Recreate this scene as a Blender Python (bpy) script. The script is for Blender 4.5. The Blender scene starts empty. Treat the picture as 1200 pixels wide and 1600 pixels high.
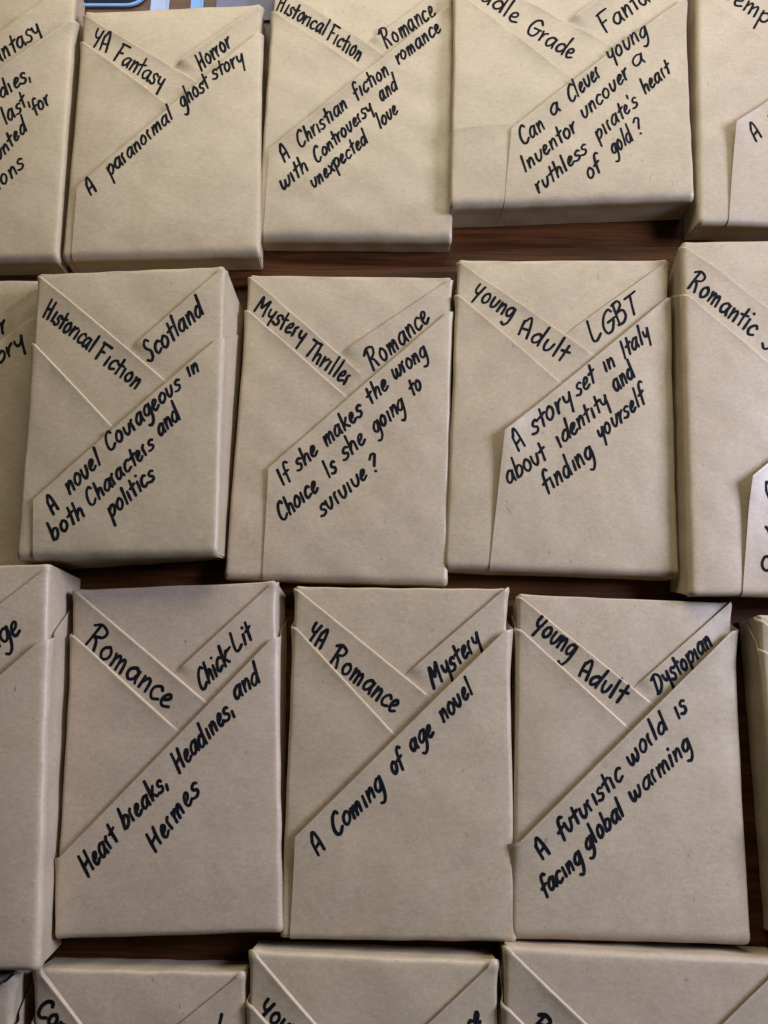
import bpy, bmesh, math, random
import numpy as np
from mathutils import Vector
random.seed(7)
R = math.radians

# ------------------------------------------------------------------ camera
H = 0.545            # lens height above the table (m)
TILT = R(16.0)
F = 1200.0           # focal length in photo pixels (photo 1200 x 1600)
scene = bpy.context.scene
cam_data = bpy.data.cameras.new("camera")
cam = bpy.data.objects.new("camera", cam_data)
scene.collection.objects.link(cam)
cam.location = (0, 0, H)
cam.rotation_euler = (TILT, 0, 0)
cam_data.sensor_fit = 'VERTICAL'
cam_data.sensor_height = 24.0
cam_data.lens = 24.0 * F / 1600.0
cam_data.clip_start = 0.01
cam_data.clip_end = 50
scene.camera = cam

# ------------------------------------------------------------------ world, lamps, exposure
world = bpy.data.worlds.new("World")
scene.world = world
world.use_nodes = True
bg = world.node_tree.nodes['Background']
bg.inputs[0].default_value = (0.80, 0.84, 1.0, 1)
bg.inputs[1].default_value = 0.015

def area(name, loc, target, sx, sy, power, col):
    l = bpy.data.lights.new(name, 'AREA')
    l.shape = 'RECTANGLE'; l.size = sx; l.size_y = sy
    l.energy = power; l.color = col
    o = bpy.data.objects.new(name, l)
    scene.collection.objects.link(o)
    o.location = loc
    o.rotation_euler = (Vector(target) - Vector(loc)).to_track_quat('-Z', 'Y').to_euler()
    return o
area('window_light', (0.0, 1.25, 0.60), (0, 0.30, 0), 1.2, 0.6, 14.5, (1.0, 0.955, 0.78))
area('side_window_light', (1.15, 0.40, 0.66), (0.1, 0.05, 0), 0.5, 0.42, 31.5, (0.615, 0.682, 0.955))
scene.view_settings.view_transform = 'Standard'
scene.view_settings.look = 'None'
scene.view_settings.exposure = 0.0
scene.view_settings.gamma = 1.0
scene.view_settings.use_curve_mapping = False
scene.render.engine = 'CYCLES'

# ------------------------------------------------------------------ helpers
ct, st = math.cos(TILT), math.sin(TILT)
def at(px, py, z=0.0):
    """world point on the level z that the photo shows at (px, py)"""
    dx, du = px - 600.0, 800.0 - py
    d = (dx, F * st + du * ct, -F * ct + du * st)
    k = (z - H) / d[2]
    return np.array((d[0] * k, d[1] * k))

col = scene.collection
def mesh_obj(name, verts, faces, mat, parent=None, sharp=35, tint=None):
    me = bpy.data.meshes.new(name)
    me.from_pydata([tuple(v) for v in verts], [], faces)
    me.materials.append(mat)
    me.shade_smooth()
    me.set_sharp_from_angle(angle=R(sharp))
    me.update()
    o = bpy.data.objects.new(name, me)
    col.objects.link(o)
    if parent: o.parent = parent
    if tint is not None: o.color = (tint[0], tint[1], tint[2], 1)
    return o

# ------------------------------------------------------------------ materials
def nodes_of(m):
    m.use_nodes = True
    nt = m.node_tree
    return nt, nt.nodes, nt.links, nt.nodes['Principled BSDF']

def kraft():
    m = bpy.data.materials.new('kraft_paper')
    nt, n, l, p = nodes_of(m)
    tc = n.new('ShaderNodeTexCoord'); oi = n.new('ShaderNodeObjectInfo')
    w = n.new('ShaderNodeMath'); w.operation = 'MULTIPLY'; w.inputs[1].default_value = 37.0
    l.new(oi.outputs['Random'], w.inputs[0])
    def noise(scale, detail, rough, stretch=None):
        t = n.new('ShaderNodeTexNoise'); t.noise_dimensions = '4D'
        t.inputs['Scale'].default_value = scale; t.inputs['Detail'].default_value = detail
        t.inputs['Roughness'].default_value = rough
        l.new(w.outputs[0], t.inputs['W'])
        src = tc.outputs['Object']
        if stretch:
            mp = n.new('ShaderNodeMapping'); mp.inputs['Scale'].default_value = stretch
            l.new(src, mp.inputs['Vector']); src = mp.outputs[0]
        l.new(src, t.inputs['Vector'])
        return t
    cloud = noise(55, 4, 0.6)
    grain = noise(900, 4, 0.7)
    fibre = noise(480, 5, 0.65, (0.55, 1.0, 1.0))
    speck = noise(330, 2, 0.5, (1.0, 0.5, 1.0))
    r1 = n.new('ShaderNodeValToRGB')
    r1.color_ramp.elements[0].position = 0.30; r1.color_ramp.elements[0].color = (0.376, 0.291, 0.194, 1)
    r1.color_ramp.elements[1].position = 0.72; r1.color_ramp.elements[1].color = (0.424, 0.331, 0.224, 1)
    l.new(cloud.outputs[0], r1.inputs[0])
    def ramp(src, a, b, lo, hi):
        mr = n.new('ShaderNodeMapRange')
        mr.inputs[1].default_value = a; mr.inputs[2].default_value = b
        mr.inputs[3].default_value = lo; mr.inputs[4].default_value = hi
        l.new(src, mr.inputs[0]); return mr.outputs[0]
    def mul(c, f):
        v = n.new('ShaderNodeVectorMath'); v.operation = 'SCALE'
        l.new(c, v.inputs[0]); l.new(f, v.inputs['Scale']); return v.outputs[0]
    c = mul(r1.outputs[0], ramp(grain.outputs[0], 0.3, 0.7, 0.88, 1.12))
    c = mul(c, ramp(fibre.outputs[0], 0.3, 0.7, 0.90, 1.09))
    c = mul(c, ramp(speck.outputs[0], 0.22, 0.30, 0.62, 1.0))
    tm = n.new('ShaderNodeVectorMath'); tm.operation = 'MULTIPLY'
    l.new(c, tm.inputs[0]); l.new(oi.outputs['Color'], tm.inputs[1])
    l.new(tm.outputs[0], p.inputs['Base Color'])
    p.inputs['Roughness'].default_value = 0.44
    p.inputs['Specular IOR Level'].default_value = 0.42
    # wrinkles and fibres in the relief
    crum = noise(32, 3, 0.5)
    b1 = n.new('ShaderNodeBump'); b1.inputs['Strength'].default_value = 0.35; b1.inputs['Distance'].default_value = 0.0022
    l.new(crum.outputs[0], b1.inputs['Height'])
    rg = n.new('ShaderNodeTexNoise'); rg.noise_dimensions = '4D'; rg.noise_type = 'RIDGED_MULTIFRACTAL'
    rg.inputs['Scale'].default_value = 9; rg.inputs['Detail'].default_value = 2.5; rg.inputs['Distortion'].default_value = 0.5
    l.new(w.outputs[0], rg.inputs['W']); l.new(tc.outputs['Object'], rg.inputs['Vector'])
    b0 = n.new('ShaderNodeBump'); b0.inputs['Strength'].default_value = 0.30; b0.inputs['Distance'].default_value = 0.0012
    l.new(rg.outputs[0], b0.inputs['Height']); l.new(b1.outputs[0], b0.inputs['Normal'])
    b2 = n.new('ShaderNodeBump'); b2.inputs['Strength'].default_value = 0.35; b2.inputs['Distance'].default_value = 0.00022
    l.new(fibre.outputs[0], b2.inputs['Height']); l.new(b0.outputs[0], b2.inputs['Normal'])
    b3 = n.new('ShaderNodeBump'); b3.inputs['Strength'].default_value = 0.3; b3.inputs['Distance'].default_value = 0.0001
    l.new(grain.outputs[0], b3.inputs['Height']); l.new(b2.outputs[0], b3.inputs['Normal'])
    l.new(b3.outputs[0], p.inputs['Normal'])
    return m

def ink():
    m = bpy.data.materials.new('marker_ink')
    nt, n, l, p = nodes_of(m)
    tc = n.new('ShaderNodeTexCoord')
    t = n.new('ShaderNodeTexNoise'); t.inputs['Scale'].default_value = 260; t.inputs['Detail'].default_value = 3
    l.new(tc.outputs['Object'], t.inputs['Vector'])
    r = n.new('ShaderNodeValToRGB')
    r.color_ramp.elements[0].position = 0.35; r.color_ramp.elements[0].color = (0.0035, 0.004, 0.006, 1)
    r.color_ramp.elements[1].position = 0.75; r.color_ramp.elements[1].color = (0.010, 0.011, 0.016, 1)
    l.new(t.outputs[0], r.inputs[0]); l.new(r.outputs[0], p.inputs['Base Color'])
    p.inputs['Roughness'].default_value = 0.75
    p.inputs['Specular IOR Level'].default_value = 0.08
    return m

def wood():
    m = bpy.data.materials.new('dark_stained_wood')
    nt, n, l, p = nodes_of(m)
    tc = n.new('ShaderNodeTexCoord')
    mp = n.new('ShaderNodeMapping'); mp.inputs['Scale'].default_value = (3.0, 60, 60)
    l.new(tc.outputs['Object'], mp.inputs['Vector'])
    t = n.new('ShaderNodeTexNoise'); t.inputs['Scale'].default_value = 1.6; t.inputs['Detail'].default_value = 7
    t.inputs['Roughness'].default_value = 0.65; t.inputs['Distortion'].default_value = 0.6
    l.new(mp.outputs[0], t.inputs['Vector'])
    r = n.new('ShaderNodeValToRGB')
    r.color_ramp.elements[0].position = 0.32; r.color_ramp.elements[0].color = (0.032, 0.0105, 0.0035, 1)
    r.color_ramp.elements[1].position = 0.70; r.color_ramp.elements[1].color = (0.135, 0.048, 0.015, 1)
    l.new(t.outputs[0], r.inputs[0])
    mp2 = n.new('ShaderNodeMapping'); mp2.inputs['Scale'].default_value = (14, 420, 420)
    l.new(tc.outputs['Object'], mp2.inputs['Vector'])
    t2 = n.new('ShaderNodeTexNoise'); t2.inputs['Scale'].default_value = 1.5; t2.inputs['Detail'].default_value = 4
    l.new(mp2.outputs[0], t2.inputs['Vector'])
    mr = n.new('ShaderNodeMapRange'); mr.inputs[1].default_value = .35; mr.inputs[2].default_value = .65; mr.inputs[3].default_value = .6; mr.inputs[4].default_value = 1.05
    l.new(t2.outputs[0], mr.inputs[0])
    vm = n.new('ShaderNodeVectorMath'); vm.operation = 'SCALE'
    l.new(r.outputs[0], vm.inputs[0]); l.new(mr.outputs[0], vm.inputs['Scale'])
    l.new(vm.outputs[0], p.inputs['Base Color'])
    p.inputs['Roughness'].default_value = 0.38
    p.inputs['Specular IOR Level'].default_value = 0.14
    b = n.new('ShaderNodeBump'); b.inputs['Strength'].default_value = 0.15; b.inputs['Distance'].default_value = 0.0006
    l.new(t.outputs[0], b.inputs['Height']); l.new(b.outputs[0], p.inputs['Normal'])
    return m

def plain(name, c, rough, scale=90, var=0.18):
    m = bpy.data.materials.new(name)
    nt, n, l, p = nodes_of(m)
    tc = n.new('ShaderNodeTexCoord')
    t = n.new('ShaderNodeTexNoise'); t.inputs['Scale'].default_value = scale; t.inputs['Detail'].default_value = 4
    l.new(tc.outputs['Object'], t.inputs['Vector'])
    r = n.new('ShaderNodeValToRGB')
    r.color_ramp.elements[0].color = tuple(x * (1 - var) for x in c) + (1,)
    r.color_ramp.elements[1].color = tuple(min(1, x * (1 + var)) for x in c) + (1,)
    l.new(t.outputs[0], r.inputs[0]); l.new(r.outputs[0], p.inputs['Base Color'])
    p.inputs['Roughness'].default_value = rough
    p.inputs['Specular IOR Level'].default_value = 0.06
    return m

PAPER, INK, WOOD = kraft(), ink(), wood()

# ------------------------------------------------------------------ table
def box(bm, x0, y0, z0, x1, y1, z1, bev=0):
    g = bmesh.ops.create_cube(bm, size=1)
    for v in g['verts']:
        v.co = ((x0 + x1) / 2 + v.co.x * (x1 - x0), (y0 + y1) / 2 + v.co.y * (y1 - y0), (z0 + z1) / 2 + v.co.z * (z1 - z0))
    if bev:
        es = list({e for v in g['verts'] for e in v.link_edges})
        bmesh.ops.bevel(bm, geom=es, offset=bev, segments=2, affect='EDGES')
def bm_obj(name, bm, mat, parent=None, smooth=False):
    me = bpy.data.meshes.new(name); bm.to_mesh(me); bm.free()
    me.materials.append(mat)
    if smooth:
        me.shade_smooth(); me.set_sharp_from_angle(angle=R(35))
    o = bpy.data.objects.new(name, me); col.objects.link(o)
    if parent: o.parent = parent
    return o
bm = bmesh.new()
box(bm, -1.1, -0.75, -0.035, 1.1, 1.35, 0.0, 0.004)
table = bm_obj('table', bm, WOOD)
table['kind'] = 'structure'

# ------------------------------------------------------------------ a hand-lettered stroke alphabet (x-height 1)
G = {
 'a': (.78, [[(.60,.86),(.36,1.0),(.10,.72),(.05,.32),(.22,.02),(.46,.22),(.62,.9)], [(.62,.95),(.60,.4),(.70,-.02)]]),
 'b': (.74, [[(.06,1.85),(.10,.9),(.10,.02)], [(.10,.55),(.36,.95),(.62,.72),(.58,.25),(.34,-.02),(.10,.10)]]),
 'c': (.66, [[(.58,.84),(.40,1.0),(.14,.76),(.07,.32),(.26,0),(.60,.16)]]),
 'd': (.78, [[(.58,.72),(.36,.95),(.10,.66),(.06,.26),(.26,0),(.50,.24),(.62,.8)], [(.60,1.85),(.62,.9),(.68,-.02)]]),
 'e': (.64, [[(.13,.42),(.38,.58),(.47,.84),(.33,1.0),(.14,.76),(.09,.30),(.27,0),(.60,.20)]]),
 'f': (.56, [[(.60,1.68),(.42,1.88),(.22,1.62),(.22,.9),(.26,-.12)], [(.0,.82),(.50,.98)]]),
 'g': (.76, [[(.58,.86),(.34,1.0),(.08,.68),(.08,.28),(.28,.05),(.50,.3),(.60,.92)], [(.60,.98),(.66,.2),(.60,-.55),(.36,-.92),(.10,-.78)]]),
 'h': (.72, [[(.06,1.80),(.10,.9),(.12,0)], [(.12,.45),(.34,.92),(.53,.80),(.56,.4),(.60,0)]]),
 'i': (.40, [[(.15,.95),(.19,0)]]),
 'j': (.40, [[(.15,.95),(.19,0)], [(.17,1.55),(.19,1.50)]]),      # the dotted i
 'k': (.68, [[(.06,1.85),(.10,.9),(.12,0)], [(.55,1.02),(.34,.66),(.14,.46),(.36,.36),(.64,.0)]]),
 'l': (.40, [[(.12,1.80),(.15,.9),(.19,0)]]),
 'm': (1.0, [[(.06,.95),(.10,.5),(.11,0)], [(.11,.5),(.28,.95),(.42,.78),(.46,0)], [(.46,.5),(.64,.95),(.78,.78),(.84,0)]]),
 'n': (.70, [[(.06,.95),(.10,.5),(.11,0)], [(.11,.5),(.32,.95),(.49,.80),(.56,0)]]),
 'o': (.72, [[(.36,1.0),(.12,.78),(.07,.32),(.28,0),(.54,.22),(.58,.68),(.38,1.0),(.26,.95)]]),
 'p': (.72, [[(.04,.98),(.12,0),(.20,-.85)], [(.06,.66),(.34,1.02),(.60,.78),(.54,.30),(.32,.06),(.12,.18)]]),
 'r': (.50, [[(.06,.96),(.10,.5),(.14,0)], [(.14,.4),(.24,.80),(.44,.98)]]),
 '1': (.44, [[(.20,1.0),(.08,.80),(.11,.4),(.16,0)]]),            # the short r this hand uses
 's': (.60, [[(.54,.84),(.38,1.0),(.16,.86),(.20,.60),(.44,.40),(.46,.12),(.26,-.02),(.0,.10)]]),
 't': (.52, [[(.22,1.62),(.25,.8),(.28,0)], [(.0,.90),(.52,1.08)]]),
 'u': (.70, [[(.06,.95),(.10,.34),(.28,.0),(.50,.26),(.58,.92)]]),
 'v': (.68, [[(.05,.95),(.10,.34),(.28,.0),(.50,.30),(.56,.95)]]),
 'w': (1.0, [[(.05,.95),(.10,.28),(.26,0),(.44,.30),(.48,.80),(.52,.26),(.70,0),(.88,.34),(.90,.95)]]),
 'x': (.64, [[(.05,.92),(.56,0)], [(.56,.96),(.04,.04)]]),
 'y': (.70, [[(.06,.98),(.12,.55),(.30,.34),(.50,.55),(.58,1.0)], [(.58,1.02),(.58,.3),(.60,-.70)]]),
 'A': (.86, [[(.02,1.22),(.08,.6),(.16,-.05)], [(.06,1.20),(.24,1.72),(.42,1.50),(.60,.8),(.74,.0)], [(.14,.55),(.62,.72)]]),
 'B': (.86, [[(.08,1.72),(.12,0)], [(.0,1.66),(.46,1.72),(.60,1.36),(.22,.92)], [(.22,.92),(.66,.84),(.74,.30),(.46,-.02),(.06,.02)]]),
 'C': (.84, [[(.72,1.40),(.56,1.66),(.24,1.40),(.08,.75),(.18,.15),(.46,-.04),(.78,.24)]]),
 'D': (1.0, [[(.16,1.66),(.20,.0)], [(-.12,1.52),(.36,1.74),(.80,1.30),(.80,.55),(.48,.06),(.12,.02)]]),
 'F': (.82, [[(.14,1.72),(.16,.8),(.18,-.05)], [(.02,1.70),(.40,1.74),(.86,1.74)], [(.16,.84),(.54,.92)]]),
 'G': (1.0, [[(.84,1.46),(.62,1.74),(.26,1.44),(.08,.72),(.26,.06),(.62,.04),(.84,.52),(.86,.82)], [(.46,.80),(.98,.86)]]),
 'H': (.90, [[(.06,1.70),(.12,.8),(.18,-.10)], [(.16,.70),(.66,.94)], [(.66,1.66),(.68,.8),(.74,.0)]]),
 'I': (.40, [[(.06,1.70),(.10,.8),(.14,-.02)]]),
 'L': (.84, [[(.06,1.72),(.08,.6),(.16,.10),(.40,-.02),(.78,.26)]]),
 'M': (1.08, [[(.04,.0),(.08,.9),(.14,1.66),(.34,1.1),(.46,.66),(.66,1.2),(.86,1.66),(.88,.8),(.94,.0)]]),
 'P': (.76, [[(.14,1.66),(.14,.8),(.16,-.05)], [(-.10,1.44),(.24,1.76),(.64,1.58),(.60,1.10),(.16,.80)]]),
 'R': (.90, [[(.18,1.66),(.14,.8),(.12,-.02)], [(-.14,1.46),(.22,1.78),(.70,1.60),(.64,1.12),(.20,.86)], [(.20,.86),(.46,.66),(.66,.0)]]),
 'S': (.76, [[(.66,1.46),(.44,1.72),(.16,1.46),(.26,1.06),(.56,.66),(.54,.14),(.26,-.04),(-.04,.20)]]),
 'T': (.80, [[(.42,1.68),(.38,.8),(.36,0)], [(.0,1.66),(.40,1.68),(.86,1.74)]]),
 'Y': (.78, [[(.06,1.60),(.10,1.02),(.32,.78),(.60,1.02)], [(.66,1.62),(.54,.8),(.44,-.10)]]),
 'V': (.78, [[(.06,1.40),(.06,.80),(.28,.52),(.56,.80)], [(.62,1.40),(.46,.4),(.36,-.42)]]),   # the big y that opens a word
 '?': (.62, [[(.04,1.38),(.26,1.68),(.52,1.48),(.44,1.05),(.34,.55)], [(.38,.06),(.40,.02)]]),
 ',': (.34, [[(.16,.22),(.14,-.28)]]),
 "'": (.20, [[(.08,1.65),(.10,1.32)]]),
 '-': (.46, [[(.02,.62),(.40,.70)]]),
 '.': (.30, [[(.08,.05),(.12,.02)]]),
 ' ': (.50, []),
}
def smooth_path(pts, n=7):
    if len(pts) == 2:
        p, q = np.array(pts[0], float), np.array(pts[1], float)
        return [p + (q - p) * k / 4 for k in range(5)]
    P = [np.array(p, float) for p in pts]
    P = [2 * P[0] - P[1]] + P + [2 * P[-1] - P[-2]]
    out = []
    for i in range(1, len(P) - 2):
        for k in range(n):
            t = k / n
            out.append(0.5 * (2 * P[i] + (P[i+1] - P[i-1]) * t + (2*P[i-1] - 5*P[i] + 4*P[i+1] - P[i+2]) * t*t
                              + (3*P[i] - P[i-1] - 3*P[i+1] + P[i+2]) * t**3))
    out.append(P[-2])
    return out

def word_strokes(text, p0, p1, xh, lean, rng):
    """strokes of one written word as photo-plane paths from a baseline, a letter size and a lean"""
    p0, p1 = np.array(p0, float), np.array(p1, float)
    total = sum(G[c][0] for c in text)
    base = (p1 - p0) / total
    bl = np.linalg.norm(base); bdir = base / bl
    a = R(lean)
    res, x = [], 0.0
    for c in text:
        w, strokes = G[c]
        la = a + R(rng.uniform(-3.5, 3.5))
        up = np.array((math.sin(la), -math.cos(la))) * xh * rng.uniform(0.94, 1.07)
        dy = rng.uniform(-.05, .05); sx = rng.uniform(.95, 1.06); jx = rng.uniform(-.02, .02)
        for s in strokes:
            q = [(u + rng.uniform(-.018, .018), v + rng.uniform(-.025, .025)) for u, v in s]
            res.append([p0 + base * (x + w * .07 + jx + u * sx * .86) + up * (v + dy) for u, v in smooth_path(q)])
        x += w
    return res

# ------------------------------------------------------------------ the wrapped book
class Book:
    def __init__(s, key, label, t, quad, base=None, r=(.0020, .0022, .0045, .0018), tint=1.0, wav=1.5):
        s.rng = random.Random(hash(label) if False else sum(ord(c) * (i + 3) for i, c in enumerate(label)))
        r = (r[0] * .7, r[1] * .7, r[2] * .85, r[3] * .75)
        s.t, s.r, s.wav = t, r, wav
        TL, TR, BR, BL = [at(p[0], p[1], t - .001) for p in quad]
        s.q = [BL, BR, TR, TL]
        s.b = [p.copy() for p in s.q]
        order = {'BL': 0, 'BR': 1, 'TR': 2, 'TL': 3}
        for k, p in (base or {}).items(): s.b[order[k]] = at(p[0], p[1], 0.0)
        s.W = (np.linalg.norm(BR - BL) + np.linalg.norm(TR - TL)) / 2
        s.L = (np.linalg.norm(TL - BL) + np.linalg.norm(TR - BR)) / 2
        s.cen = sum(s.q) / 4
        ex = (BR - BL + TR - TL); s.ex = ex / np.linalg.norm(ex)
        ey = (TL - BL + TR - BR); s.ey = ey / np.linalg.norm(ey)
        ph = s.rng
        s.waves = [(ph.uniform(-1, 1) * 150, ph.uniform(-1, 1) * 150, ph.uniform(0, 6.28), ph.uniform(.03, .10) * 1e-3) for _ in range(8)]
        s.wwaves = [(ph.uniform(-1, 1) * 220, ph.uniform(-1, 1) * 220, ph.uniform(0, 6.28), ph.uniform(.04, .13) * 1e-3) for _ in range(7)]
        s.pil = ph.uniform(.0009, .0019); s.ears = [ph.uniform(.0001, .0004), ph.uniform(.0001, .0005), ph.uniform(.0005, .0013), ph.uniform(.0005, .0013)]
        s.creases = []
        for _ in range(ph.randint(3, 6)):
            c = np.array((ph.uniform(.1, .9) * s.W, ph.uniform(.06, .94) * s.L)); g = ph.uniform(0, 3.14)
            s.creases.append((c, np.array((math.cos(g), math.sin(g))), ph.uniform(.008, .03), ph.choice((-1, 1)) * ph.uniform(.10, .24) * 1e-3))
        k = tint * ph.uniform(.95, 1.05)
        s.tint = (k, k * ph.uniform(.98, 1.005), k * ph.uniform(.95, 1.02))
        root = bpy.data.objects.new('wrapped_book', None)
        root.empty_display_size = .03
        col.objects.link(root)
        root.location = (s.cen[0], s.cen[1], 0)
        root['label'] = label; root['category'] = 'book'; root['group'] = 'books wrapped in brown paper'
        s.root = root
    def bil(s, Q, u, v):
        return ((1-u)*(1-v))[..., None]*Q[0] + (u*(1-v))[..., None]*Q[1] + (u*v)[..., None]*Q[2] + ((1-u)*v)[..., None]*Q[3]
    def prof(s, a, Lx, r0, r1):
        """unrolled distance -> (position across, drop, signed tilt angle)"""
        a = np.asarray(a, float)
        x, drop, ang = a.copy(), np.zeros_like(a), np.zeros_like(a)
        for (e, r, sg) in ((a, r0, -1), (Lx - a, r1, 1)):
            phi = np.clip((r - e) / r, 0, math.pi / 2)
            m = e < r
            wall = np.maximum(0, (r - r * math.pi / 2) - e)
            xe = r - r * np.sin(phi); de = r * (1 - np.cos(phi)) + wall
            x = np.where(m, xe if sg < 0 else Lx - xe, x)
            drop = np.where(m, de, drop); ang = np.where(m, sg * phi, ang)
        return x, drop, ang
    def surf(s, a, b, off):
        a, b = np.asarray(a, float), np.asarray(b, float)
        rl, rr, rb, rt = s.r
        x, dx, ax = s.prof(a, s.W, rl, rr)
        y, dy, ay = s.prof(b, s.L, rb, rt)
        top = s.bil(s.q, x / s.W, y / s.L); low = s.bil(s.b, x / s.W, y / s.L)
        z = s.t - dx - dy
        f = np.clip((s.t - z) / s.t, 0, 1)[..., None]
        xy = top * (1 - f) + low * f
        n = (np.sin(ax) * np.cos(ay))[..., None] * np.append(s.ex, 0) + (np.sin(ay) * np.cos(ax))[..., None] * np.append(s.ey, 0)
        n[..., 2] += np.cos(ax) * np.cos(ay)
        n = n / np.maximum(np.linalg.norm(n, axis=-1, keepdims=True), 1e-4)
        tilt = np.clip(np.maximum(np.abs(ax), np.abs(ay)) / 1.2, 0, 1)
        d = sum(A * np.sin(k1 * a + k2 * b + p) for k1, k2, p, A in s.waves) * (1 - tilt) * s.wav
        d = d + sum(A * np.sin(k1 * a + k2 * b + p) for k1, k2, p, A in s.wwaves) * tilt * .8
        # the cover sinks a little towards the open edges, the paper bows out along the walls
        for c, dr, ln, A in s.creases:
            u, v = a - c[0], b - c[1]
            al, ac = u * dr[0] + v * dr[1], -u * dr[1] + v * dr[0]
            d = d + A * np.exp(-(ac / .0026) ** 2 - (al / ln) ** 4) * (1 - tilt)
        pw = .014
        edge = 1 - (1 - np.exp(-np.maximum(x, 0) / pw)) * (1 - np.exp(-np.maximum(s.W - x, 0) / pw)) * (1 - np.exp(-np.maximum(y, 0) / pw)) * (1 - .6 * np.exp(-np.maximum(s.L - y, 0) / pw))
        z = z - s.pil * edge * (1 - f[..., 0])
        for h, (cx, cy) in zip(s.ears, ((0, 0), (s.W, 0), (s.W, s.L), (0, s.L))):
            d = d + h * np.exp(-((x - cx) ** 2 + (y - cy) ** 2) / .0055 ** 2) * (1 - f[..., 0]) ** 2
        P = np.concatenate([xy, z[..., None]], -1) + n * (np.asarray(off) + d)[..., None]
        P[..., 2] = np.maximum(P[..., 2], .0004)
        P[..., 0] -= s.cen[0]; P[..., 1] -= s.cen[1]
        return P
    def hug(s, a, b):
        """on the walls the folded layers lie tighter than on the cover"""
        e = np.maximum(np.maximum(-a, a - s.W), np.maximum(-b, b - s.L))
        return 1 - .62 * smoothstep(e, -.001, .006)
    def uv(s, px, py, dz=0.0):
        """photo point on the cover -> unrolled (a, b)"""
        w = at(px, py, s.t + dz)
        u, v = .5, .5
        for _ in range(8):
            Q = s.q
            f = (1-u)*(1-v)*Q[0] + u*(1-v)*Q[1] + u*v*Q[2] + (1-u)*v*Q[3] - w
            du = (1-v)*(Q[1]-Q[0]) + v*(Q[2]-Q[3]); dv = (1-u)*(Q[3]-Q[0]) + u*(Q[2]-Q[1])
            det = du[0]*dv[1] - du[1]*dv[0]
            u -= (f[0]*dv[1] - f[1]*dv[0]) / det; v -= (du[0]*f[1] - du[1]*f[0]) / det
        return np.array((u * s.W, v * s.L))
    def half(s, p, q, keep, shift=0.0, dz=0.0):
        """half-plane bounded by the fold line through photo points p, q on the side of the photo point keep"""
        A, B, K = s.uv(*p, dz), s.uv(*q, dz), s.uv(*keep)
        d = B - A; n = np.array((-d[1], d[0])); n /= np.linalg.norm(n)
        if np.dot(K - A, n) < 0: n = -n
        return A - n * shift, n
    def lines(s, lo, hi, r0, r1, Lx, step):
        L = [lo]
        for e, r, sg in ((0, r0, 1), (Lx, r1, -1)):
            for k in range(6):
                L.append(e + sg * (r - r * math.pi / 2 * k / 5))
        a = r0; n = max(2, int((Lx - r0 - r1) / step))
        L += [r0 + (Lx - r0 - r1) * k / n for k in range(n + 1)]
        w0 = r0 - r0 * math.pi / 2
        for k in range(1, 7):
            L.append(w0 + (lo - w0) * k / 6); L.append(Lx - w0 + (hi - Lx + w0) * k / 6)
        L = sorted(x for x in L if lo - 1e-9 <= x <= hi + 1e-9)
        out = [L[0]]
        for x in L[1:]:
            if x - out[-1] > 1e-5: out.append(x)
        return out
    def sheet(s, name, halves, off, thick, lift=None, dom=None, parent=None, step=.0027, edge=None):
        rl, rr, rb, rt = s.r
        wd = s.t * .93
        a0, a1, b0, b1 = dom or (-wd, s.W + wd, -wd, s.L + wd)
        xs = s.lines(a0, a1, rl, rr, s.W, step); ys = s.lines(b0, b1, rb, rt, s.L, step)
        bm = bmesh.new()
        V = [[bm.verts.new((x, y, 0)) for x in xs] for y in ys]
        wl, wr, wb, wt = rl - rl*math.pi/2, s.W - rr + rr*math.pi/2, rb - rb*math.pi/2, s.L - rt + rt*math.pi/2
        for j in range(len(ys) - 1):
            for i in range(len(xs) - 1):
                cx, cy = (xs[i] + xs[i+1]) / 2, (ys[j] + ys[j+1]) / 2
                if (cx < wl or cx > wr) and (cy < wb or cy > wt): continue
                bm.faces.new((V[j][i], V[j][i+1], V[j+1][i+1], V[j+1][i]))
        for p, n in halves:
            bmesh.ops.bisect_plane(bm, geom=bm.verts[:] + bm.edges[:] + bm.faces[:], dist=1e-7,
                                   plane_co=(p[0], p[1], 0), plane_no=(-n[0], -n[1], 0), clear_outer=True)
        if edge is not None:
            for dd in (.0003, .0006, .0010, .0015, .0024, .0045):
                p = edge[0] + edge[1] * dd
                bmesh.ops.bisect_plane(bm, geom=bm.verts[:] + bm.edges[:] + bm.faces[:], dist=1e-7,
                                       plane_co=(p[0], p[1], 0), plane_no=(edge[1][0], edge[1][1], 0))
        lone = [v for v in bm.verts if not v.link_faces]
        bmesh.ops.delete(bm, geom=lone, context='VERTS')
        bm.verts.index_update()
        ab = np.array([(v.co.x, v.co.y) for v in bm.verts])
        faces = [[v.index for v in f.verts] for f in bm.faces]
        rim = []
        if thick:
            for e in bm.edges:
                if len(e.link_faces) == 1:
                    lp = e.link_loops[0]
                    rim.append((lp.vert.index, lp.link_loop_next.vert.index))
        bm.free()
        o = np.full(len(ab), off)
        if lift is not None: o = o + lift(ab[:, 0], ab[:, 1])
        hg = s.hug(ab[:, 0], ab[:, 1]); o = o * hg; thick = thick * hg if thick else 0
        P = s.surf(ab[:, 0], ab[:, 1], o)
        if np.any(thick):
            n = len(P)
            Q = s.surf(ab[:, 0], ab[:, 1], o - thick)
            P = np.vstack([P, Q])
            faces = faces + [[i + n for i in reversed(f)] for f in faces] + [(j, i, i + n, j + n) for i, j in rim]
        return mesh_obj(name, P, faces, PAPER, parent or s.root, tint=s.tint)
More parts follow.
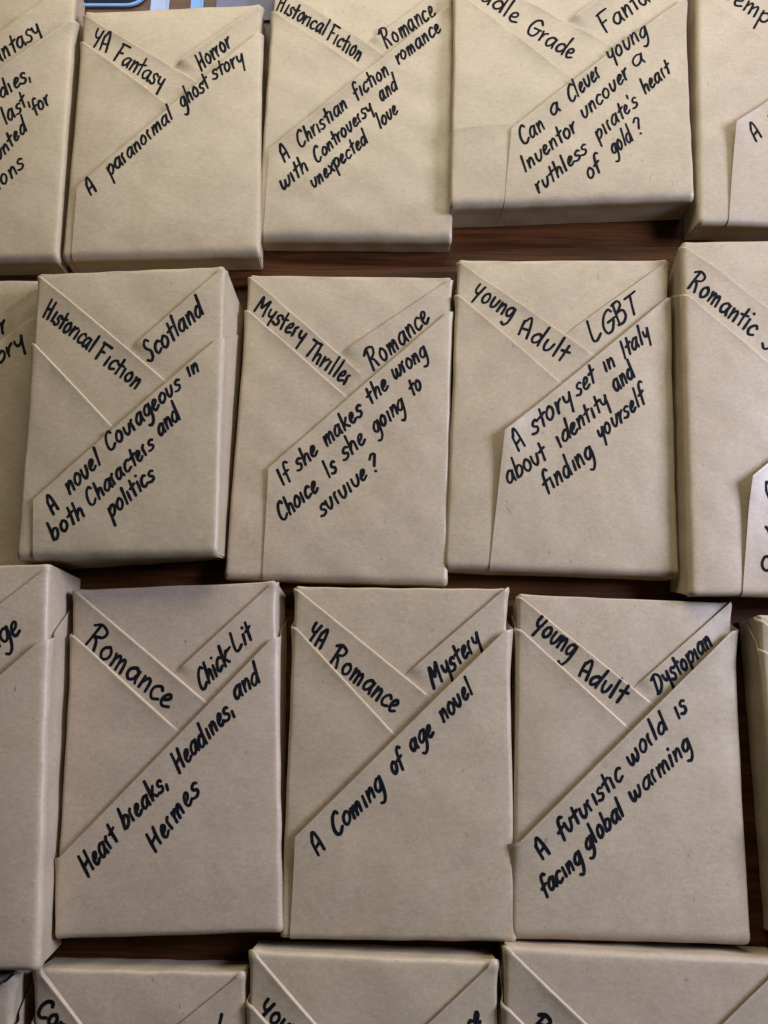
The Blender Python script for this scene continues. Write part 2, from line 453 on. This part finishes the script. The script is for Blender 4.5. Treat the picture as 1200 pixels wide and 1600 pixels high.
    def write(s, parent, words, off, lift=None, width=.0020):
        V, Fc = [], []
        zi = 0
        for (text, p0, p1, xh, lean) in words:
            for path in word_strokes(text, p0, p1, xh, lean, s.rng):
                ab = np.array([s.uv(p[0], p[1], off) for p in path])
                if lift is not None:
                    lv = lift(ab[:, 0], ab[:, 1])
                    ab = np.array([s.uv(p[0], p[1], off + z) for p, z in zip(path, lv)])
                zi += 1
                eps = .00012 + (zi % 9) * .000012
                d = np.gradient(ab, axis=0)
                d /= np.maximum(np.linalg.norm(d, axis=1, keepdims=True), 1e-9)
                nn = np.stack([-d[:, 1], d[:, 0]], 1)
                m = len(ab)
                hw = width / 2 * (1 + .10 * np.sin(np.linspace(0, s.rng.uniform(2, 6), m) + s.rng.uniform(0, 6)) + s.rng.uniform(-.06, .06))
                hw[0] *= 1.0; hw[-1] *= .96
                hw = hw[:, None]
                Lf, Rt = ab + nn * hw, ab - nn * hw
                ring = []
                def cap(c, dv, nv, h, sgn):
                    return [c + (nv * math.cos(k) + dv * sgn * math.sin(k)) * h for k in np.linspace(0, math.pi, 7)[1:-1]]
                start = cap(ab[0], d[0], nn[0], hw[0], -1); end = cap(ab[-1], d[-1], nn[-1], hw[-1], 1)
                pts = np.vstack([Lf, Rt, start, end])
                oo = np.full(len(pts), off + eps)
                if lift is not None: oo = oo + lift(pts[:, 0], pts[:, 1])
                P = s.surf(pts[:, 0], pts[:, 1], oo)
                k0 = len(V)
                V += list(P)
                for i in range(m - 1): Fc.append((k0 + i, k0 + m + i, k0 + m + i + 1, k0 + i + 1))
                Fc.append([k0] + [k0 + 2*m + i for i in range(5)] + [k0 + m])
                Fc.append([k0 + 2*m - 1] + [k0 + 2*m + 5 + i for i in reversed(range(5))] + [k0 + m - 1])
        o = mesh_obj('handwriting', V, Fc, INK, parent, sharp=60)
        return o

def smoothstep(x, a, b):
    t = np.clip((x - a) / (b - a), 0, 1)
    return t * t * (3 - 2 * t)

O1, O2, O3, O4, TH = .00050, .00100, .00145, .00210, .00036
def build(key, label, t, quad, UL=None, UR=None, LL=None, DG=None, FL=None, cut=None, left=(), right=(), front=(),
          lift=.0, base=None, r=(.0020, .0022, .0045, .0018), folds=(), tint=1.0, extra=(), wav=1.5):
    """UL/UR: upper folds of the two bands, LL: top edge of the side panel, DG: diagonal edge of the front flap, FL: its left edge"""
    B = Book(key, label, t, quad, base, r, tint, wav)
    r = B.r
    left = [(w[0], w[1], w[2], w[3] * 1.10, w[4]) for w in left]; right = [(w[0], w[1], w[2], w[3] * 1.10, w[4]) for w in right]
    TL, TR, BR, BL = quad
    botr = (BR[0] - 10, BR[1] - 20); botl = (BL[0] + 6, BL[1] - 30)
    W, L = B.W, B.L
    B.sheet('paper_wrap', [], 0.0, 0, dom=(-t * .995, W + t * .995, -t * .995, L + t * .995))
    wd = t * .93
    def dist(hp, a, b): return (a - hp[0][0]) * hp[1][0] + (b - hp[0][1]) * hp[1][1]
    hUL = B.half(UL[0], UL[1], BL, 0, O2 + .0012) if UL else None
    hLL = B.half(LL[0], LL[1], BL, 0, O3 + .0008) if LL else None
    hDG = B.half(DG[0], DG[1], BR, 0, O4 + .0024) if DG else None
    def spring(edge, over=(), amp=.0011, wid=.006, more=None, soft=True):
        """a folded paper edge stands up a little, except where a later fold lies on top of it"""
        wave, phase = B.rng.uniform(.05, .12), B.rng.uniform(0, 6.28)
        def f(a, b):
            e = np.maximum(dist(edge, a, b), 0)
            v = amp * np.exp(-np.maximum(e - .0012, 0) / wid)
            if soft: v = v * (1 - (1 - np.clip(e / .0013, 0, 1)) ** 2)
            v = v * (1 + .28 * np.sin((a - b) * 2 * math.pi / wave + phase))
            for o in over:
                if o is not None: v = v * smoothstep(-dist(o, a, b), .0005, .010)
            if more is not None: v = v + more(a, b)
            return v
        return f
    if UR:
        hUR = B.half(UR[0], UR[1], BR, 0, O1 + .0018)
        h = [hUR]
        if DG: h.append(B.half(DG[0], DG[1], TL, .014, O4 + .0024))
        h.append((np.array((W * .30, 0)), np.array((1., 0))))
        f1 = spring(hUR, (hUL, hDG), B.rng.uniform(.0014, .0030), .012, soft=False)
        rb = B.sheet('fold_band', h, O1, TH, lift=f1, edge=hUR, dom=(0, W + wd, -wd, L - r[3] * .2))
        if right: B.write(rb, right, O1, f1, .00205)
    if UL:
        h = [hUL]
        if LL: h.append(B.half(LL[0], LL[1], TR, .014))
        if cut: h.append(B.half(cut[0], cut[1], TL))
        elif DG: h.append(B.half(DG[0], DG[1], TL, .014, O4 + .0024))
        h.append((np.array((W * .82, 0)), np.array((-1., 0))))
        f2 = spring(hUL, (hLL, hDG), B.rng.uniform(.0011, .0020), .008)
        lb = B.sheet('fold_band', h, O2, TH, lift=f2, edge=hUL, dom=(-wd, W, -wd, L - r[3] * .2))
        if left: B.write(lb, left, O2, f2, .0021)
    if LL:
        hp = hLL
        h = [hp]
        h.append((np.array((W * .74, 0)), np.array((-1., 0))))
        def curl(a, b, hp=hp):
            return .0012 * np.exp(-np.maximum(dist(hp, a, b), 0) / .012) * smoothstep(-a, -.016, .004)
        B.sheet('side_panel', h, O3, TH, edge=hLL, lift=spring(hLL, (hDG,), .0010, more=curl))
    if DG:
        h = [hDG]
        fl = None
        if FL:
            fl = B.half(FL[0], FL[1], BR, 0, O4 + lift * .6); h.append(fl)
        c0 = B.uv(*FL[0]) if FL else B.uv(*DG[0])
        up = None
        if lift and fl:
            def up(a, b, fl=fl, c0=c0):
                dd = dist(fl, a, b)
                along = smoothstep(b, .002, c0[1]) * .75 + .25 * np.exp(-((a - c0[0])**2 + (b - c0[1])**2) / .022**2)
                return lift * np.exp(-np.maximum(dd, 0)**1.5 / .018**1.5) * along * smoothstep(b, -.002, .02)
        lf = spring(hDG, (), B.rng.uniform(.0018, .0034), .016, more=up, soft=False)
        ff = B.sheet('front_flap', h, O4, TH, lift=lf, edge=hDG)
        if front: B.write(ff, front, O4, lf)
    for poly, off in extra:
        pts = [B.uv(*p) for p in poly]; c = sum(pts) / len(pts); h = []
        for i in range(len(pts)):
            A, Q = pts[i], pts[(i + 1) % len(pts)]
            d = Q - A; n = np.array((-d[1], d[0])); n /= np.linalg.norm(n)
            if np.dot(c - A, n) < 0: n = -n
            h.append((A, n))
        e = h[0]
        B.sheet('tucked_panel', h, off, TH, edge=e, lift=lambda a, b, e=e: .0011 * np.exp(-np.maximum((a - e[0][0]) * e[1][0] + (b - e[0][1]) * e[1][1], 0) / .010))
    for side in folds:                       # folded triangles of the parcel ends
        off = O4 + .0005
        w0 = r[2] - r[2] * math.pi / 2 + .0005
        if side == 'R': h = [(np.array((W, w0)), np.array((.80, .60)))]; dom = (W - t * 1.1, W + .0003, -wd, w0)
        else: h = [(np.array((0., w0)), np.array((-.80, .60)))]; dom = (-.0003, t * 1.1, -wd, w0)
        B.sheet('corner_fold', h, off, .0003, dom=dom, step=.002)
    return B

LF, LR, FR = 31, -20, -19     # usual leans of the writing on the bands and on the front
kp = 'brown paper book'
BOOKS = []
BY = {}
def add(*a, **k):
    BY[a[0]] = build(*a, **k)

# --- far row
add('A', 'brown paper book at far left edge with the words dies, last and for', .022,
    [(-170, -10), (119, -25), (88, 404), (-215, 408)], UR=[(0, 50), (68, 0)], DG=[(98, 38), (0, 110)],
    right=[('antasy', (-8, 102), (65, 52), 15, -18)],
    front=[('dies,', (1, 155), (50, 121), 14.5, -16), ('last,', (8, 197), (48, 160), 14.5, -16), ('unted', (-4, 254), (43, 201), 13, -18),
           ('for', (54, 181), (79, 160), 13, -18), ('ions', (-4, 298), (39, 259), 14.5, -20)],
    r=(.002, .003, .005, .0018), folds='R')
add('B', 'brown paper book lettered Fantasy and Horror with one line about a ghost', .022,
    [(134, 20), (406, 7), (403, 396), (100, 402)], UL=[(138, 24), (305, 124)], UR=[(404, 9), (278, 97)], LL=[(130, 63), (262, 161)],
    DG=[(399, 51), (122, 288)], FL=[(122, 288), (112, 380)],
    left=[('YA', (140, 66), (167, 82), 16, 27), ('Fantasy', (175, 92), (252, 140), 15, LF)],
    right=[('Horror', (312, 111), (362, 71), 14, -22)],
    front=[('A', (139, 306), (153, 297), 15, -19), ('pa1ano1mal', (171, 276), (272, 184), 14.5, FR), ('ghost', (284, 170), (328, 136), 14, FR), ('story', (333, 124), (382, 97), 14, -14)],
    folds='R', r=(.0022, .0022, .0055, .0018))
add('C', 'brown paper book lettered Historical Fiction and Romance, touching the middle grade book', .017,
    [(431, -30), (705, -36), (703, 374), (402, 372)], UL=[(473, 0), (596, 81)], UR=[(664, 0), (575, 65)], LL=[(424, 13), (568, 107)],
    DG=[(704, 5), (421, 231)], FL=[(421, 231), (412, 350)],
    left=[('Historical', (430, 12), (506, 56), 13, LF), ('Fiction', (509, 60), (561, 95), 13.5, LF)],
    right=[('Romance', (603, 76), (682, 22), 15, -24)],
    front=[('A', (442, 253), (455, 243), 15.5, -20), ('Christian', (468, 232), (544, 167), 14, FR), ('fiction', (556, 156), (609, 114), 14, FR), ('romance', (621, 101), (690, 47), 14.5, FR),
           ('with', (440, 298), (483, 266), 15, FR), ('Controve1sy', (494, 256), (583, 172), 13.5, FR), ('and', (596, 159), (622, 138), 14, FR),
           ('unexpected', (489, 296), (576, 221), 13.5, FR), ('love', (593, 202), (623, 175), 13.5, FR)],
    folds='L', r=(.0022, .002, .0065, .0018))
add('D', 'thick brown paper book lettered Middle Grade, asking about a young inventor', .028,
    [(713, -70), (1063, -76), (1081, 308), (706, 322)], UL=[(823, 0), (953, 67)], UR=[(934, 0), (890, 30)], LL=[(736, 0), (893, 119)],
    DG=[(1060, 3), (799, 200)], FL=[(799, 200), (790, 300)],
    left=[('Middle', (716, -26), (806, 38), 14.5, 36), ('Grade', (819, 50), (893, 93), 15, 36)],
    right=[('Fantasy', (944, 53), (1045, -19), 16, -27)],
    front=[('Can', (816, 228), (853, 199), 16, FR), ('a', (861, 183), (877, 171), 16, FR), ('Cleve1', (890, 162), (940, 117), 15.5, FR), ('young', (951, 98), (1014, 53), 16, FR),
           ('Inventor', (820, 270), (903, 203), 15, FR), ('uncover', (911, 188), (984, 120), 15, FR), ('a', (988, 108), (1010, 96), 15, FR),
           ('ruthless', (841, 302), (919, 237), 14.5, FR), ("pi1ate's", (934, 220), (998, 163), 14.5, FR), ('hea1t', (1007, 149), (1049, 112), 14, FR),
           ('of', (920, 281), (941, 264), 15, FR), ('gold', (958, 243), (990, 217), 15, FR), ('?', (994, 214), (1006, 205), 15, -14)],
    folds='L', r=(.0022, .002, .005, .0018), extra=[([(690, 206), (800, 197), (791, 420), (690, 420)], O3 + .00045)])
add('E', 'brown paper book cut by the right edge, behind the one lettered Romantic', .028,
    [(1090, -66), (1420, -60), (1450, 352), (1094, 348)], UL=[(1180, -36), (1330, 66)], LL=[(1115, 0), (1200, 63)],
    DG=[(1340, 60), (1148, 194)], FL=[(1148, 194), (1142, 338)],
    left=[('tempo', (1131, -6), (1216, 52), 15, 36)],
    front=[('A', (1178, 224), (1192, 213), 16, -20), ('novel', (1203, 196), (1265, 150), 15, FR)],
    base={'TL': (1068, -20), 'BL': (1068, 374)}, lift=.0034, r=(.004, .002, .004, .0018), folds='L')
# --- second row
add('F', 'brown paper book almost hidden at left edge, its writing ending in story', .020,
    [(-270, 443), (76, 437), (40, 890), (-320, 896)], UR=[(60, 447), (0, 489)], DG=[(57, 490), (0, 532)],
    right=[('Horror', (-50, 560), (9, 516), 16, -10)],
    front=[('story', (-30, 590), (38, 538), 16.5, -9)])
add('G', 'very thick brown paper book lettered Historical Fiction and Scotland, light along its right side', .042,
    [(62, 428), (348, 416), (336, 866), (28, 872)], UL=[(66, 432), (257, 592)], UR=[(346, 418), (203, 545)], LL=[(55, 537), (176, 666)],
    DG=[(340, 526), (53, 777)], FL=[(53, 777), (50, 866)],
    left=[('Historical', (65, 489), (142, 551), 15, 34), ('Fiction', (147, 557), (214, 609), 15, 36)],
    right=[('Scotland', (232, 567), (319, 487), 16.5, -22)],
    front=[('A', (80, 804), (93, 792), 18, -20), ('novel', (107, 774), (159, 723), 17, FR), ('Cou1ageous', (170, 707), (284, 604), 16, FR), ('in', (294, 589), (312, 578), 14, -14),
           ('both', (82, 845), (134, 803), 16, FR), ('Cha1acte1s', (140, 793), (242, 698), 15.5, FR), ('and', (249, 683), (283, 653), 16, FR),
           ('politjcs', (173, 811), (243, 746), 15.5, FR)],
    base={'TR': (381, 489), 'BR': (354, 872)}, r=(.0024, .0026, .0055, .0018), folds='R')
add('H', 'brown paper book lettered Mystery Thriller, between the Scotland and the LGBT books', .015,
    [(392, 430), (704, 434), (695, 911), (354, 901)], UL=[(402, 439), (563, 581)], UR=[(701, 437), (534, 551)], LL=[(382, 478), (542, 619)],
    DG=[(700, 486), (420, 730)], FL=[(420, 730), (410, 890)], cut=[(563, 581), (561, 606)],
    left=[('Myste1y', (395, 484), (472, 536), 15, 33), ('Thrille1', (474, 551), (541, 604), 14.5, 34)],
    right=[('Romance', (582, 581), (673, 500), 17, -24)],
    front=[('If', (441, 759), (457, 748), 15, FR), ('she', (465, 738), (498, 707), 15, FR), ('makes', (509, 699), (568, 647), 15.5, FR), ('the', (578, 633), (608, 604), 15.5, FR), ('w1ong', (615, 594), (669, 554), 15.5, FR),
           ('Choice', (439, 816), (498, 765), 16, FR), ('Is', (514, 748), (527, 735), 16, FR), ('she', (537, 722), (573, 688), 16, FR), ('going', (586, 678), (634, 635), 16, FR), ('to', (644, 620), (661, 604), 15.5, FR),
           ('su1vive', (502, 809), (576, 744), 16, FR), ('?', (580, 742), (592, 733), 16, -12)], lift=.0008)
add('I', 'brown paper book lettered Young Adult and LGBT, with three lines about Italy', .017,
    [(718, 407), (1041, 407), (1056, 899), (698, 887)], UL=[(720, 408), (930, 554)], UR=[(1038, 410), (886, 520)], LL=[(728, 468), (875, 595)],
    DG=[(1042, 465), (788, 674)], FL=[(788, 674), (766, 886)],
    left=[('Voung', (735, 462), (800, 499), 15.5, 33), ('Adult', (807, 518), (881, 566), 15.5, 35)],
    right=[('LGBT', (925, 538), (1001, 485), 17.5, -18)],
    front=[('A', (807, 706), (822, 695), 19, -20), ('story', (832, 680), (896, 628), 18, -16), ('set', (901, 620), (932, 595), 17, -16), ('in', (944, 582), (963, 571), 16, -16), ('Italy', (975, 562), (1017, 525), 16.5, -14),
           ('about', (793, 758), (856, 716), 17.5, FR), ('identity', (873, 700), (953, 630), 16.5, -16), ('and', (961, 613), (993, 588), 17, FR),
           ('finding', (852, 772), (930, 712), 17.5, FR), ('yourself', (936, 690), (1010, 625), 16.5, -16)], lift=.0036)
add('J', 'brown paper book lettered Romantic, cut by the right edge', .029,
    [(1066, 378), (1420, 374), (1440, 930), (1080, 930)], UL=[(1072, 382), (1200, 478)], LL=[(1078, 461), (1200, 563)],
    DG=[(1330, 620), (1172, 746)], FL=[(1172, 746), (1164, 925)],
    left=[('Romantjc', (1074, 446), (1177, 526), 16.5, 36), ('Suspense', (1189, 540), (1280, 610), 17, 36)],
    front=[('A', (1203, 790), (1218, 779), 20, -20), ('n', (1201, 841), (1218, 830), 18, FR), ('a', (1193, 895), (1214, 884), 20, FR)],
    base={'TL': (1045, 436), 'BL': (1048, 924)}, lift=.0038, r=(.0045, .0025, .0035, .0018), folds='L')
# --- third row
add('K', 'very thick brown paper book at left edge, shiny rounded right side', .045,
    [(-260, 890), (75, 881), (58, 1512), (-310, 1508)], UR=[(75, 883), (0, 943)], DG=[(80, 984), (0, 1055)],
    right=[('age', (-16, 1017), (33, 990), 19, -14)],
    base={'TR': (126, 905), 'BR': (95, 1474)}, r=(.002, .0042, .002, .0025))
add('L', 'brown paper book lettered Romance and Chick-Lit', .022,
    [(119, 922), (428, 908), (437, 1452), (88, 1462)], UL=[(122, 926), (322, 1096)], UR=[(427, 909), (274, 1051)], LL=[(130, 1006), (279, 1142)],
    DG=[(429, 992), (96, 1336)], FL=[(92, 1340), (88, 1452)],
    left=[('Romance', (129, 1004), (263, 1109), 20, 34)],
    right=[('Chjck', (314, 1083), (360, 1032), 17.5, -17), ('-', (356, 1031), (365, 1022), 17, -17), ('Ljt', (367, 1022), (396, 997), 17, -15)],
    front=[('Hea1t', (134, 1371), (187, 1310), 19, -26), ('b1eaks,', (194, 1297), (264, 1226), 17.5, -22), ('Headines,', (277, 1209), (367, 1112), 18, -22), ('and', (367, 1095), (408, 1062), 19, -12),
           ('He1mes', (240, 1334), (313, 1236), 18.5, -24)],
    base={'TR': (446, 930)}, r=(.0018, .0024, .0022, .0018))
add('M', 'brown paper book lettered Romance and Mystery above a coming of age line', .0195,
    [(464, 917), (789, 920), (802, 1467), (441, 1462)], UL=[(468, 922), (666, 1083)], UR=[(788, 921), (634, 1054)], LL=[(463, 980), (619, 1149)],
    DG=[(788, 986), (462, 1307)], FL=[(462, 1307), (453, 1455)], cut=[(666, 1083), (666, 1107)],
    left=[('YA', (478, 997), (503, 1015), 17, 33), ('Romance', (513, 1034), (617, 1116), 17.5, 35)],
    right=[('Myste1y', (677, 1077), (752, 1005), 17, -17)],
    front=[('A', (494, 1340), (509, 1325), 20, -22), ('Coming', (524, 1309), (602, 1229), 18.5, -20), ('of', (614, 1211), (633, 1196), 18, -16), ('age', (643, 1176), (679, 1146), 17.5, -14), ('novel', (692, 1130), (741, 1081), 17, -22)],
    r=(.0022, .0022, .0025, .0018), lift=.0006)
add('N', 'brown paper book lettered Young Adult and Dystopian', .020,
    [(812, 928), (1140, 942), (1169, 1474), (803, 1464)], UL=[(816, 932), (1027, 1104)], UR=[(1138, 945), (994, 1072)], LL=[(825, 992), (989, 1142)],
    DG=[(1140, 990), (806, 1322)], FL=[(805, 1323), (803, 1452)],
    left=[('Voung', (831, 981), (893, 1028), 17, 35), ('Adult', (901, 1052), (969, 1100), 16.5, 37)],
    right=[('Dystopian', (1026, 1086), (1115, 1006), 15, -22)],
    front=[('A', (845, 1345), (861, 1331), 20.5, -22), ('futu1istic', (877, 1315), (975, 1213), 17.5, -22), ('wo1ld', (984, 1199), (1044, 1137), 17.5, -20), ('is', (1059, 1124), (1075, 1109), 19, -18),
           ('facing', (851, 1403), (912, 1344), 17, -20), ('global', (917, 1330), (977, 1272), 17, -20), ('wa1mjng', (988, 1256), (1083, 1165), 17, -18)],
    base={'TL': (802, 946)}, r=(.0024, .0026, .0060, .0018))
add('O', 'brown paper book in deep shade at lower right edge beside the Dystopian one', .032,
    [(1187, 962), (1480, 950), (1530, 1500), (1232, 1470)], LL=[(1192, 1010), (1290, 1110)], UL=[(1190, 965), (1400, 1140)], DG=[(1490, 1040), (1215, 1290)], FL=[(1215, 1290), (1228, 1460)])
# --- near row
add('P', 'brown paper book, only a corner showing at lower left below the very thick one', .036,
    [(-330, 1530), (18, 1524), (8, 2080), (-380, 2080)], UR=[(12, 1530), (-120, 1640)], DG=[(10, 1606), (-340, 1900)], r=(.002, .0045, .004, .003))
add('Q', 'brown paper book at the bottom with writing starting Con', .026,
    [(59, 1514), (380, 1520), (396, 2080), (38, 2080)], UL=[(62, 1516), (127, 1600)], UR=[(379, 1521), (283, 1598)], LL=[(44, 1590), (150, 1725)],
    DG=[(380, 1610), (45, 1900)], FL=[(45, 1900), (40, 2060)],
    left=[('Contem', (54, 1582), (140, 1660), 16, 36)], right=[('l', (336, 1620), (343, 1614), 17, 12)], r=(.002, .002, .004, .0035))
add('R', 'brown paper book at the bottom with writing starting You', .028,
    [(395, 1486), (774, 1502), (790, 2080), (372, 2080)], UL=[(396, 1488), (494, 1600)], UR=[(773, 1504), (670, 1599)], LL=[(388, 1566), (520, 1710)],
    DG=[(776, 1606), (385, 1930)], FL=[(385, 1930), (375, 2060)],
    left=[('Voung', (403, 1581), (474, 1640), 17, 36)], right=[('Romance', (668, 1682), (753, 1602), 20, -12)], r=(.002, .0024, .004, .0045))
add('S', 'brown paper book at lower right corner below the Dystopian one', .030,
    [(792, 1479), (1232, 1500), (1260, 2080), (780, 2080)], UL=[(795, 1482), (916, 1598)], UR=[(1230, 1502), (1130, 1598)], LL=[(790, 1570), (960, 1745)],
    DG=[(1236, 1612), (790, 1960)], FL=[(790, 1960), (785, 2060)],
    left=[('Romance', (828, 1608), (950, 1710), 18, 38)], r=(.003, .002, .004, .0050))

# ------------------------------------------------------------------ things lying behind the far row
def slab(name, poly, z0, z1, mat, parent=None, org=(0, 0), bev=.0015):
    bm = bmesh.new()
    lo = [bm.verts.new((p[0] - org[0], p[1] - org[1], z0)) for p in poly]
    f = bm.faces.new(lo)
    if f.normal.z < 0: f.normal_flip()
    g = bmesh.ops.extrude_face_region(bm, geom=[f])
    for v in g['geom']:
        if isinstance(v, bmesh.types.BMVert): v.co.z = z1
    bmesh.ops.recalc_face_normals(bm, faces=bm.faces[:])
    if bev: bmesh.ops.bevel(bm, geom=[e for e in bm.edges if abs(e.verts[0].co.z - e.verts[1].co.z) < 1e-6], offset=bev, segments=2, affect='EDGES')
    return bm_obj(name, bm, mat, parent, True)
def rounded(x0, y0, x1, y1, r, n=6):
    out = []
    for cx, cy, a in ((x1 - r, y1 - r, 0), (x0 + r, y1 - r, 90), (x0 + r, y0 + r, 180), (x1 - r, y0 + r, 270)):
        for k in range(n + 1):
            t = R(a + 90 * k / n); out.append((cx + r * math.cos(t), cy + r * math.sin(t)))
    return out
NAVY = plain('navy_plastic', (0.006, 0.010, 0.026), .6)
SKYB = plain('light_blue_plastic', (0.19, 0.36, 0.64), .4)
PALE = plain('pale_blue_plastic', (0.36, 0.44, 0.66), .45)
VIOL = plain('grey_violet_cover', (0.16, 0.16, 0.24), .5)
c = at(231, 12)
tr = bpy.data.objects.new('plastic_tray', None); col.objects.link(tr)
tr.location = (c[0], c[1], 0)
tr['label'] = 'dark navy plastic tray with light blue rim behind the books'; tr['category'] = 'tray'
slab('tray_floor', rounded(-.2375, .0025, -.0025, .3335, .0175, 8), .0006, .0014, NAVY, tr, bev=0)
bm = bmesh.new()
outer, inner = rounded(-.240, 0, 0, .336, .020, 8), rounded(-.2375, .0025, -.0025, .3335, .0175, 8)
n = len(outer)
vv = [[bm.verts.new((p[0], p[1], z)) for p in ring] for ring, z in ((outer, .0005), (outer, .0022), (inner, .0022), (inner, .0012))]
for k in range(3):
    for i in range(n): bm.faces.new((vv[k][i], vv[k][(i+1) % n], vv[k+1][(i+1) % n], vv[k+1][i]))
bmesh.ops.recalc_face_normals(bm, faces=bm.faces[:])
bm_obj('tray_rim', bm, SKYB, tr, True)
def lying(name, label, cat, px0, px1, py, ln, h, mat):
    a, b = at(px0, py), at(px1, py)
    o = slab(name, rounded(0, 0, b[0] - a[0], ln, .003), 0.0005, h, mat)
    o.location = (a[0], a[1], 0)
    o['label'] = label; o['category'] = cat
    return o
lying('plastic_strip', 'wide pale blue strip lying along the navy tray', 'strip', 235, 263, 24, .30, .0015, PALE)
lying('plastic_strip', 'narrow light blue strip lying on bare dark wood', 'strip', 298, 317, 20, .30, .0015, SKYB)
lying('folder', 'grey violet folder lying behind the ghost story book', 'folder', 337, 426, 34, .32, .0015, VIOL)
